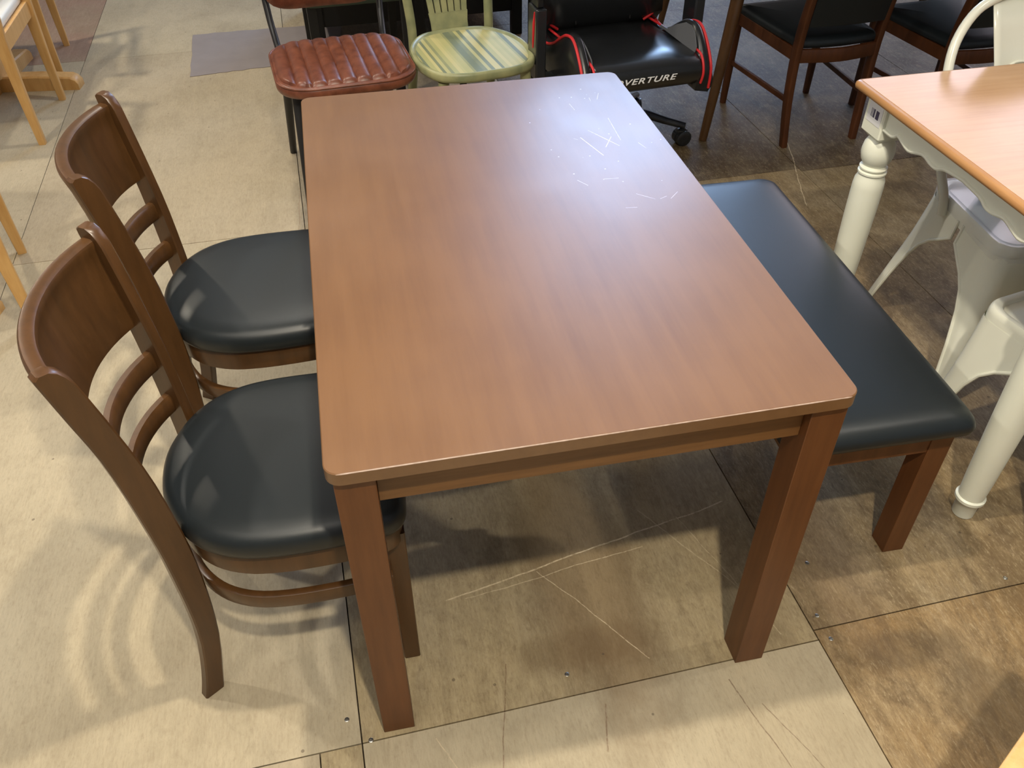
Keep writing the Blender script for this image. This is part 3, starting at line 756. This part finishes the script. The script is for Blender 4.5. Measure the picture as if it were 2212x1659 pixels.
# ------------------------------------------------------------------ gaming chair
t = thing('gaming_chair', 'black gaming chair with red piping and grey side wings on casters', 'chair', (1.030, 1.99, 0), 6)
def gp(x, y, z): return Vector((x, y, z))
# seat pad: sections along x
secs = []
prof = [(-.205, .385), (-.225, .40), (-.238, .425), (-.238, .452), (-.225, .470), (-.20, .480), (-.10, .478), (.05, .470), (.16, .462), (.235, .46), (.245, .44), (.24, .39)]
for x, k in ((-.185, .985), (-.175, 1.0), (-.09, 1.01), (0, 1.012), (.09, 1.01), (.175, 1.0), (.185, .985)):
    secs.append([(x, y, .385 + (z-.385)*k - (.006 if abs(x) > .18 else 0)) for y, z in prof])
MB().loft(secs).obj('seat_pad', M['gleather'], t, 60)
# side wings: swept hump
def wing(sg):
    pts = [(.245, .475), (.19, .462), (.12, .458), (.05, .480), (-.01, .515), (-.07, .545), (-.13, .548), (-.185, .505), (-.225, .445), (-.225, .38)]
    cp = catmull([(y, z, 0) for y, z in pts], 4); secs = []
    for p in cp:
        y, z = p.x, p.y
        zb = .37; zi = min(z, .470)
        secs.append([(sg*.172, y, zb), (sg*.176, y, min(z-.002, .466)), (sg*.192, y, z-.006), (sg*.200, y, z), (sg*.212, y, z-.004), (sg*.224, y, z-.016 if z-.016 > zb+.01 else zb+.008), (sg*.232, y, (z+zb)/2), (sg*.220, y, zb-.01)])
    o = MB().loft(secs).obj('side_wing', M['gleather'], t, 60)
    edge = [Vector((sg*.221, p.x, p.y-.008)) for p in cp]
    MB().tube(edge, .0048, 8).obj('piping', M['red'], o, 60)
    # seam where pad meets wing
    seam = [Vector((sg*.186, y, z)) for y, z in ((.24, .466), (.12, .474), (0, .479), (-.10, .484), (-.195, .484), (-.228, .466), (-.242, .43), (-.232, .395))]
    MB().tube(catmull(seam, 4), .0042, 8).obj('piping', M['red'], o, 60)
    # grey inner patch
    sec2 = []
    tabw = [(-p.x, p.y) for p in cp]
    for y in (.07, .02, -.03, -.08, -.12, -.155, -.185):
        z = lerp(tabw, -y); z1 = max(.484, z - .010)
        sec2.append([(sg*.1745, y, .478), (sg*(.1745 + .0165*(z1-.478)/.07), y, z1), (sg*(.1785 + .0165*(z1-.478)/.07), y, z1), (sg*.1785, y, .478)])
    g_ = MB().loft(sec2).obj('wing_patch', M['greyv'], o, 60); g_['label'] = 'grey vinyl patch'
wing(-1); wing(1)
# backrest
secs = []
for x, k in ((-.235, .5), (-.22, .9), (-.14, 1), (-.06, 1.05), (.06, 1.05), (.14, 1), (.22, .9), (.235, .5)):
    f = (abs(x)/.235)
    prof = [(.20, .455), (.165-.02*f, .50), (.175-.03*f, .60), (.215-.03*f, .75), (.26, .95), (.30, 1.15), (.36, 1.15), (.34, .95), (.30, .75), (.27, .60), (.26, .50)]
    secs.append([(x, .235 + (y-.235)*k, z) for y, z in prof])
bk_ = MB().loft(secs).obj('backrest', M['gleather'], t, 60)
for sg in (-1, 1):
    MB().tube(catmull([(sg*.16, .175, .47), (sg*.195, .165, .50), (sg*.225, .17, .56), (sg*.238, .195, .66), (sg*.232, .235, .80)], 5), .0048, 8).obj('piping', M['red'], bk_, 60)
    MB().beam((sg*.10, .158, .485), (sg*.11, .185, .70), .004, .004, ch=.001).obj('seam', M['black'], bk_, 60)
    arm = MB(); arm.box((sg*.280-.018, .00, .37), (sg*.280+.018, .085, .60)); arm.box((sg*.280-.012, .01, .60), (sg*.280+.012, .075, .67)); 
    arm.box((min(sg*.20, sg*.300), .02, .352), (max(sg*.20, sg*.300), .075, .372))
    ao = arm.obj('armrest', M['gloss'], t, 30, [('bevel', .005, 2)])
    pad = MB(); pad.box((sg*.280-.04, -.09, .67), (sg*.280+.04, .16, .695)); pad.obj('arm_pad', M['black'], ao, 30, [('bevel', .01, 3)])
    if sg < 0: MB().tube([(sg*.305, .0, .595), (sg*.306, .003, .56), (sg*.306, .008, .50), (sg*.305, .012, .48)], [.002, .0045, .0035, .002], 8).obj('trim', M['red'], ao, 60)
MB().box((-.13, -.13, .352), (.13, .14, .372)).obj('seat_plate', M['blackmetal'], t, 30, [('bevel', .004, 2)])
bc = Vector((.105, .262, 0))
cb, sb = math.cos(math.radians(-6)), math.sin(math.radians(-6))
wx, wy = 1.10 - 1.030, 2.24 - 1.99
bx, by = wx*cb - wy*sb, wx*sb + wy*cb
MB().lathe([(.030, .10), (.030, .22), (.022, .225), (.022, .345), (.05, .352), (.05, .36)], (bx, by, 0), 20).obj('gas_lift', M['blackmetal'], t, 50)
base = MB(); base.lathe([(.04, .075), (.045, .085), (.045, .125), (.035, .13)], (bx, by, 0), 24)
tips = []
for k in range(5):
    an = math.radians(-20 - 6 + 72*k); d = Vector((math.cos(an), math.sin(an), 0)); c_ = Vector((bx, by, 0))
    p = [c_ + d*.03 + Vector((0, 0, .115)), c_ + d*.12 + Vector((0, 0, .112)), c_ + d*.20 + Vector((0, 0, .092)), c_ + d*.283 + Vector((0, 0, .074))]
    base.tube(catmull(p, 4), [.024 - .0007*i for i in range(13)], 12, flat=.75); tips.append((c_ + d*.275, an))
base.obj('star_base', M['gloss'], t, 60)
for p, an in tips:
    m = MB(); m.lathe([(.008, .045), (.008, .075)], (p.x, p.y, 0), 10)
    for s_ in (-1, 1):
        Mx = Matrix.Translation((p.x, p.y, .030)) @ Matrix.Rotation(an + .5, 4, 'Z') @ Matrix.Rotation(PI/2, 4, 'X') @ Matrix.Translation((0, 0, s_*.0145))
        m.lathe([(.010, -.0115), (.026, -.0115), (.030, -.009), (.030, .009), (.026, .0115), (.010, .0115)], (0, 0, 0), 24, Mx)
    m.lathe([(.016, .046), (.022, .050), (.020, .060), (.010, .064)], (p.x, p.y, 0), 16)
    m.obj('caster', M['gloss'], t, 40)
fc = bpy.data.curves.new('logo', 'FONT'); fc.body = 'OVERTURE'; fc.size = .042; fc.shear = .35; fc.extrude = .0006; fc.align_x = 'CENTER'; fc.space_character = 1.12; fc.offset = .0006
tmp = bpy.data.objects.new('tmp_text', fc); C.objects.link(tmp)
bpy.context.view_layer.update()
me = bpy.data.meshes.new_from_object(tmp.evaluated_get(bpy.context.evaluated_depsgraph_get())); bpy.data.objects.remove(tmp)
me.materials.clear(); me.materials.append(M['white'])
lg = bpy.data.objects.new('seat_lettering', me); C.objects.link(lg); lg.parent = t
lg.location = (-.022, -.2445, .425); lg.rotation_euler = (math.radians(82), 0, 0); lg.scale = (.95, .58, 1)
lg['label'] = 'white italic lettering'

# ------------------------------------------------------------------ dark dining set at upper right
t = thing('round_leg_table', 'dark wood dining table with round tapered legs behind the gaming chair', 'table', (1.44, 2.15, 0), -12)
MB().loft([[(.66+x, .71+y, z) for x, y in rrect(1.42-2*d, 1.34-2*d, .08, 6)] for z, d in ((.672, .004), (.676, 0), (.696, 0), (.70, .004))]).obj('table_top', M['chairwood'], t, 40)
MB().loft([[(.68+x, .72+y, z) for x, y in rrect(1.10, 1.02, .02, 3)] for z in (.61, .672)]).obj('apron', M['chairwood'], t, 40)
for x, y in ((.012, .012), (1.31, .012), (.012, 1.33), (1.31, 1.33)):
    dx, dy = (.66-x)*.13, (.67-y)*.13
    MB().tube([(x, y, 0), (x+dx, y+dy, .672)], [.0155, .027], 18).obj('leg', M['chairwood'], t, 60)
def brown_chair(label, loc, rz):
    # faces +y, back at -y. origin below seat centre
    t = thing('wood_frame_chair', label, 'chair', loc, rz, 'dark wood chairs with black seats around the round-leg table')
    for sx in (-1, 1):
        P = [(sx*.165, -.215, 0), (sx*.175, -.195, .2), (sx*.178, -.19, .42), (sx*.178, -.215, .62), (sx*.178, -.26, .80)]
        cp = catmull(P, 4); m = MB(); secs = []
        for i, p in enumerate(cp):
            f = i/(len(cp)-1); wd = .020 + .012*math.sin(PI*min(1, f*1.0))
            secs.append([(p.x+x, p.y+y, p.z) for x, y in rrect(.026, wd+.008, .005, 2)])
        m.loft(secs).obj('back_leg', M['dwood'], t, 50)
        MB().beam((sx*.215, .225, 0), (sx*.21, .215, .43), .024, .024, .034, .034, ch=.004).obj('front_leg', M['dwood'], t, 50)
        MB().beam((sx*.180, -.185, .395), (sx*.207, .21, .400), .018, .05, up=(0, 0, 1)).obj('side_rail', M['dwood'], t, 40)
        MB().beam((sx*.174, -.195, .20), (sx*.210, .215, .20), .014, .022, up=(0, 0, 1)).obj('side_stretcher', M['dwood'], t, 40)
    MB().strip(catmull([(-.172, -.198, .393), (0, -.222, .393), (.172, -.198, .393)], 6), .018, .055).obj('back_rail', M['dwood'], t, 40)
    MB().beam((-.205, .218, .40), (.205, .218, .40), .018, .05, up=(0, 0, 1)).obj('front_rail', M['dwood'], t, 40)
    ow = [(p.x, p.y) for p in catmull([(-.165, -.195, 0), (0, -.212, 0), (.165, -.195, 0), (.185, -.16, 0), (.215, .20, 0), (.19, .235, 0), (-.19, .235, 0), (-.215, .20, 0), (-.185, -.16, 0)], 4, True)]
    MB().loft(pillow(ow, [(.97, .420), (1, .428), (.99, .445), (.94, .456), (.8, .461), (.4, .463), (.02, .463)])).obj('seat_cushion', M['leather'], t, 70)
    secs = []
    for z, o in ((.515, -.005), (.525, 0), (.60, 0), (.72, 0), (.785, 0), (.795, -.005)):
        y = -.195 - max(0, z-.45)*.16; q = []
        for k in range(9): x = -.166 + .332*k/8; q.append((x, y - .012*(1-(x/.166)**2) - .012, z))
        for k in range(8, -1, -1): x = -.166 + .332*k/8; q.append((x, y - .012*(1-(x/.166)**2) + .016, z))
        secs.append(q)
    MB().loft(secs).obj('back_pad', M['leather'], t, 50)
    return t
bc1 = brown_chair('dark red-brown chair with black padded back, seen whole from behind', (1.872, 2.262, 0), 3)
def flatten(o, fx, fz):
    for c in o.children:
        for v in c.data.vertices: v.co.x *= fx; v.co.z *= fz
flatten(bc1, .90, .87)
bc2 = copy_tree(bc1); bc2.location = (2.395, 2.135, 0); bc2.rotation_euler = (0, 0, math.radians(4)); bc2['label'] = 'dark red-brown chair glimpsed behind the arched cream metal back'

# ------------------------------------------------------------------ black sofa and grey-green chair behind the leather chair
t = thing('black_sofa', 'low black framed sofa with grey-green cushions at the top edge', 'sofa', (.50, 3.74, 0), 3)
MB().box((-.50, -.30, .11), (.50, .34, .30)).obj('base', M['black'], t, 30, [('bevel', .004, 2)])
for x in (-.475, .0, .475):
    MB().box((x-.025, -.31, 0), (x+.025, -.26, .34)).obj('leg', M['black'], t, 30, [('bevel', .003, 2)])
    MB().box((x-.025, .29, 0), (x+.025, .34, .34)).obj('leg', M['black'], t, 30, [('bevel', .003, 2)])
for x in (-.25, .25):
    MB().loft([[(x+px*sc, py*sc, z) for px, py in rrect(.49, .62, .04, 4)] for sc, z in ((.96, .302), (1, .32), (1, .40), (.97, .425), (.8, .43))]).obj('seat_cushion', M['tweed'], t, 60)
    MB().box((x-.235, .24, .43), (x+.235, .36, .80)).obj('back_cushion', M['tweed'], t, 40, [('bevel', .03, 3)])
t = thing('upholstered_chair', 'grey-green fabric chair with square black legs behind the leather chair', 'chair', (.20, 3.02, 0), 4)
for sx in (-1, 1):
    MB().beam((sx*.185, -.19, 0), (sx*.185, -.19, .40), .028, .028, .040, .040).obj('leg', M['black'], t, 40)
    MB().beam((sx*.185, .22, 0), (sx*.185, .19, .40), .028, .028, .040, .040).obj('leg', M['black'], t, 40)
MB().loft([[(px*sc, py*sc, z) for px, py in rrect(.45, .46, .05, 4)] for sc, z in ((.97, .395), (1, .40), (1, .45), (.97, .47), (.8, .475))]).obj('seat_cushion', M['tweed'], t, 60)
MB().loft([[(x, .18 + .25*(z-.42) + y, z) for x, y in rrect(.42, .06, .02, 3)] for z in (.47, .60, .78, .80)]).obj('backrest', M['tweed'], t, 60)
t = thing('upholstered_chair', 'grey-green fabric chair with square black legs behind the fan-back chair', 'chair', (.82, 3.05, 0), -3)
for sx in (-1, 1):
    MB().beam((sx*.185, -.19, 0), (sx*.185, -.19, .40), .028, .028, .040, .040).obj('leg', M['black'], t, 40)
    MB().beam((sx*.185, .22, 0), (sx*.185, .19, .40), .028, .028, .040, .040).obj('leg', M['black'], t, 40)
MB().loft([[(px*sc, py*sc, z) for px, py in rrect(.45, .46, .05, 4)] for sc, z in ((.97, .395), (1, .40), (1, .45), (.97, .47), (.8, .475))]).obj('seat_cushion', M['tweed'], t, 60)
MB().loft([[(x, .18 + .25*(z-.42) + y, z) for x, y in rrect(.42, .06, .02, 3)] for z in (.47, .60, .78, .80)]).obj('backrest', M['tweed'], t, 60)

# ------------------------------------------------------------------ grey sheet on the floor
random.seed(11)
m = MB(); pts = []
def rag(p, q, n, am):
    for k in range(n):
        f = k/n; pts.append((p[0] + (q[0]-p[0])*f + random.uniform(-am, am), p[1] + (q[1]-p[1])*f + random.uniform(-am, am)))
rag((-.552, 3.235), (.15, 3.335), 22, .005); rag((.15, 3.335), (.14, 3.80), 5, .004); rag((.14, 3.80), (-.575, 3.78), 20, .006); rag((-.575, 3.78), (-.552, 3.235), 8, .003)
m.loft([[(x, y, z) for x, y in pts] for z in (.0003, .0022)])
o = m.obj('floor_sheet', M['mat'], None, 30); o['label'] = 'grey sheet with ragged edge lying flat on the plywood floor'; o['category'] = 'mat'

# ------------------------------------------------------------------ honey wood chairs and trestle tables at left
def oak_chair(label, loc, rz, cushion=True):
    # faces -x; rear posts at x=0, y=+-.215
    t = thing('honey_wood_chair', label, 'chair', loc, rz, 'honey coloured wooden chairs at the left edge')
    for sy in (-1, 1):
        secs = []
        for z, x, w_ in ((0, .010, .026), (.2, .003, .034), (.40, .0, .042), (.60, .018, .036), (.85, .065, .028)):
            secs.append([(x + px, sy*.215 + py, z) for px, py in rrect(w_, .026, .003, 2)])
        MB().loft(secs).obj('back_leg', M['oak'], t, 50)
        MB().beam((-.41, sy*.205, 0), (-.39, sy*.205, .40), .028, .028, .038, .038).obj('front_leg', M['oak'], t, 40)
        MB().beam((-.01, sy*.212, .375), (-.39, sy*.205, .385), .016, .055, up=(0, 0, 1)).obj('side_rail', M['oak'], t, 40)
    MB().beam((0, -.21, .375), (0, .21, .375), .018, .06, up=(0, 0, 1)).obj('back_rail', M['oak'], t, 40)
    MB().beam((-.39, -.20, .385), (-.39, .20, .385), .018, .05, up=(0, 0, 1)).obj('front_rail', M['oak'], t, 40)
    MB().beam((.055, -.215, .80), (.055, .215, .80), .018, .07, up=(0, 0, 1)).obj('top_rail', M['oak'], t, 40)
    MB().beam((.035, -.215, .66), (.035, .215, .66), .014, .04, up=(0, 0, 1)).obj('middle_rail', M['oak'], t, 40)
    MB().loft([[(-.200 + x*sc, y*sc, z) for x, y in rrect(.385, .405, .02, 4)] for sc, z in ((.97, .402), (1, .410), (1, .428), (.97, .440), (.8, .445), (.1, .446))]).obj('seat_cushion', M['whiteseat'], t, 60)
    return t
oc1 = oak_chair('honey wood chair with white seat at the top left corner', (-1.077, 2.885, 0), 0)
oc2 = copy_tree(oc1); oc2.location = (-1.146, 3.555, 0); oc2.rotation_euler = (0, 0, math.radians(7)); oc2['label'] = 'honey wood chair farthest back at top left, only its rear legs showing'
oc3 = copy_tree(oc1); oc3.location = (-.930, 1.648, 0); oc3.rotation_euler = (0, 0, math.radians(16)); oc3['label'] = 'honey wood chair at the left edge behind the dark slat back chairs'
def trestle(label, loc, rz):
    t = thing('pedestal_table', label, 'table', loc, rz, 'honey wood pedestal tables at the left edge')
    for k in range(2):
        m = MB(); secs = []
        for x, h in ((-.36, .030), (-.35, .045), (-.33, .055), (-.2, .062), (0, .064), (.2, .062), (.33, .055), (.35, .045), (.36, .030)):
            secs.append([(x, y, .0 + z) for y, z in ((-.035, 0), (.035, 0), (.035, h-.006), (.029, h), (-.029, h), (-.035, h-.006))])
        if k: secs = [[(y, -x, z) for x, y, z in q] for q in secs]
        m.loft(secs).obj('foot_bar', M['oak'], t, 40)
    MB().loft([[(x, y, z) for x, y in rrect(.11, .11, .01, 2)] for z in (.06, .68)]).obj('column', M['oak'], t, 40)
    MB().loft([[(-.17 + x, y, z) for x, y in rrect(.80-2*d, .84-2*d, .06, 5)] for z, d in ((.680, .004), (.684, 0), (.702, 0), (.706, .004))]).obj('table_top', M['oak'], t, 40)
    return t
pt1 = trestle('honey wood pedestal table with cross-shaped foot at top left', (-1.365, 3.27, 0), -7)
pt2 = copy_tree(pt1); pt2.location = (-1.40, 1.60, 0); pt2.scale = (1.22, 1, 1); pt2.rotation_euler = (0, 0, math.radians(-12)); pt2['label'] = 'honey wood pedestal table whose foot bar pokes in at mid left'
# low table at bottom right corner
t = thing('low_side_table', 'corner of a small honey wood side table at bottom right', 'table', (.954, -.516, 0), 30)
MB().loft([[(x, y, z) for x, y in rrect(.42-2*d, .34-2*d, .01, 3)] for z, d in ((.425, .003), (.428, 0), (.447, 0), (.45, .003))]).obj('table_top', M['oak'], t, 40)
for sx in (-1, 1):
    for sy in (-1, 1):
        MB().beam((sx*.18, sy*.14, 0), (sx*.17, sy*.13, .425), .024, .024, .034, .034).obj('leg', M['oak'], t, 40)
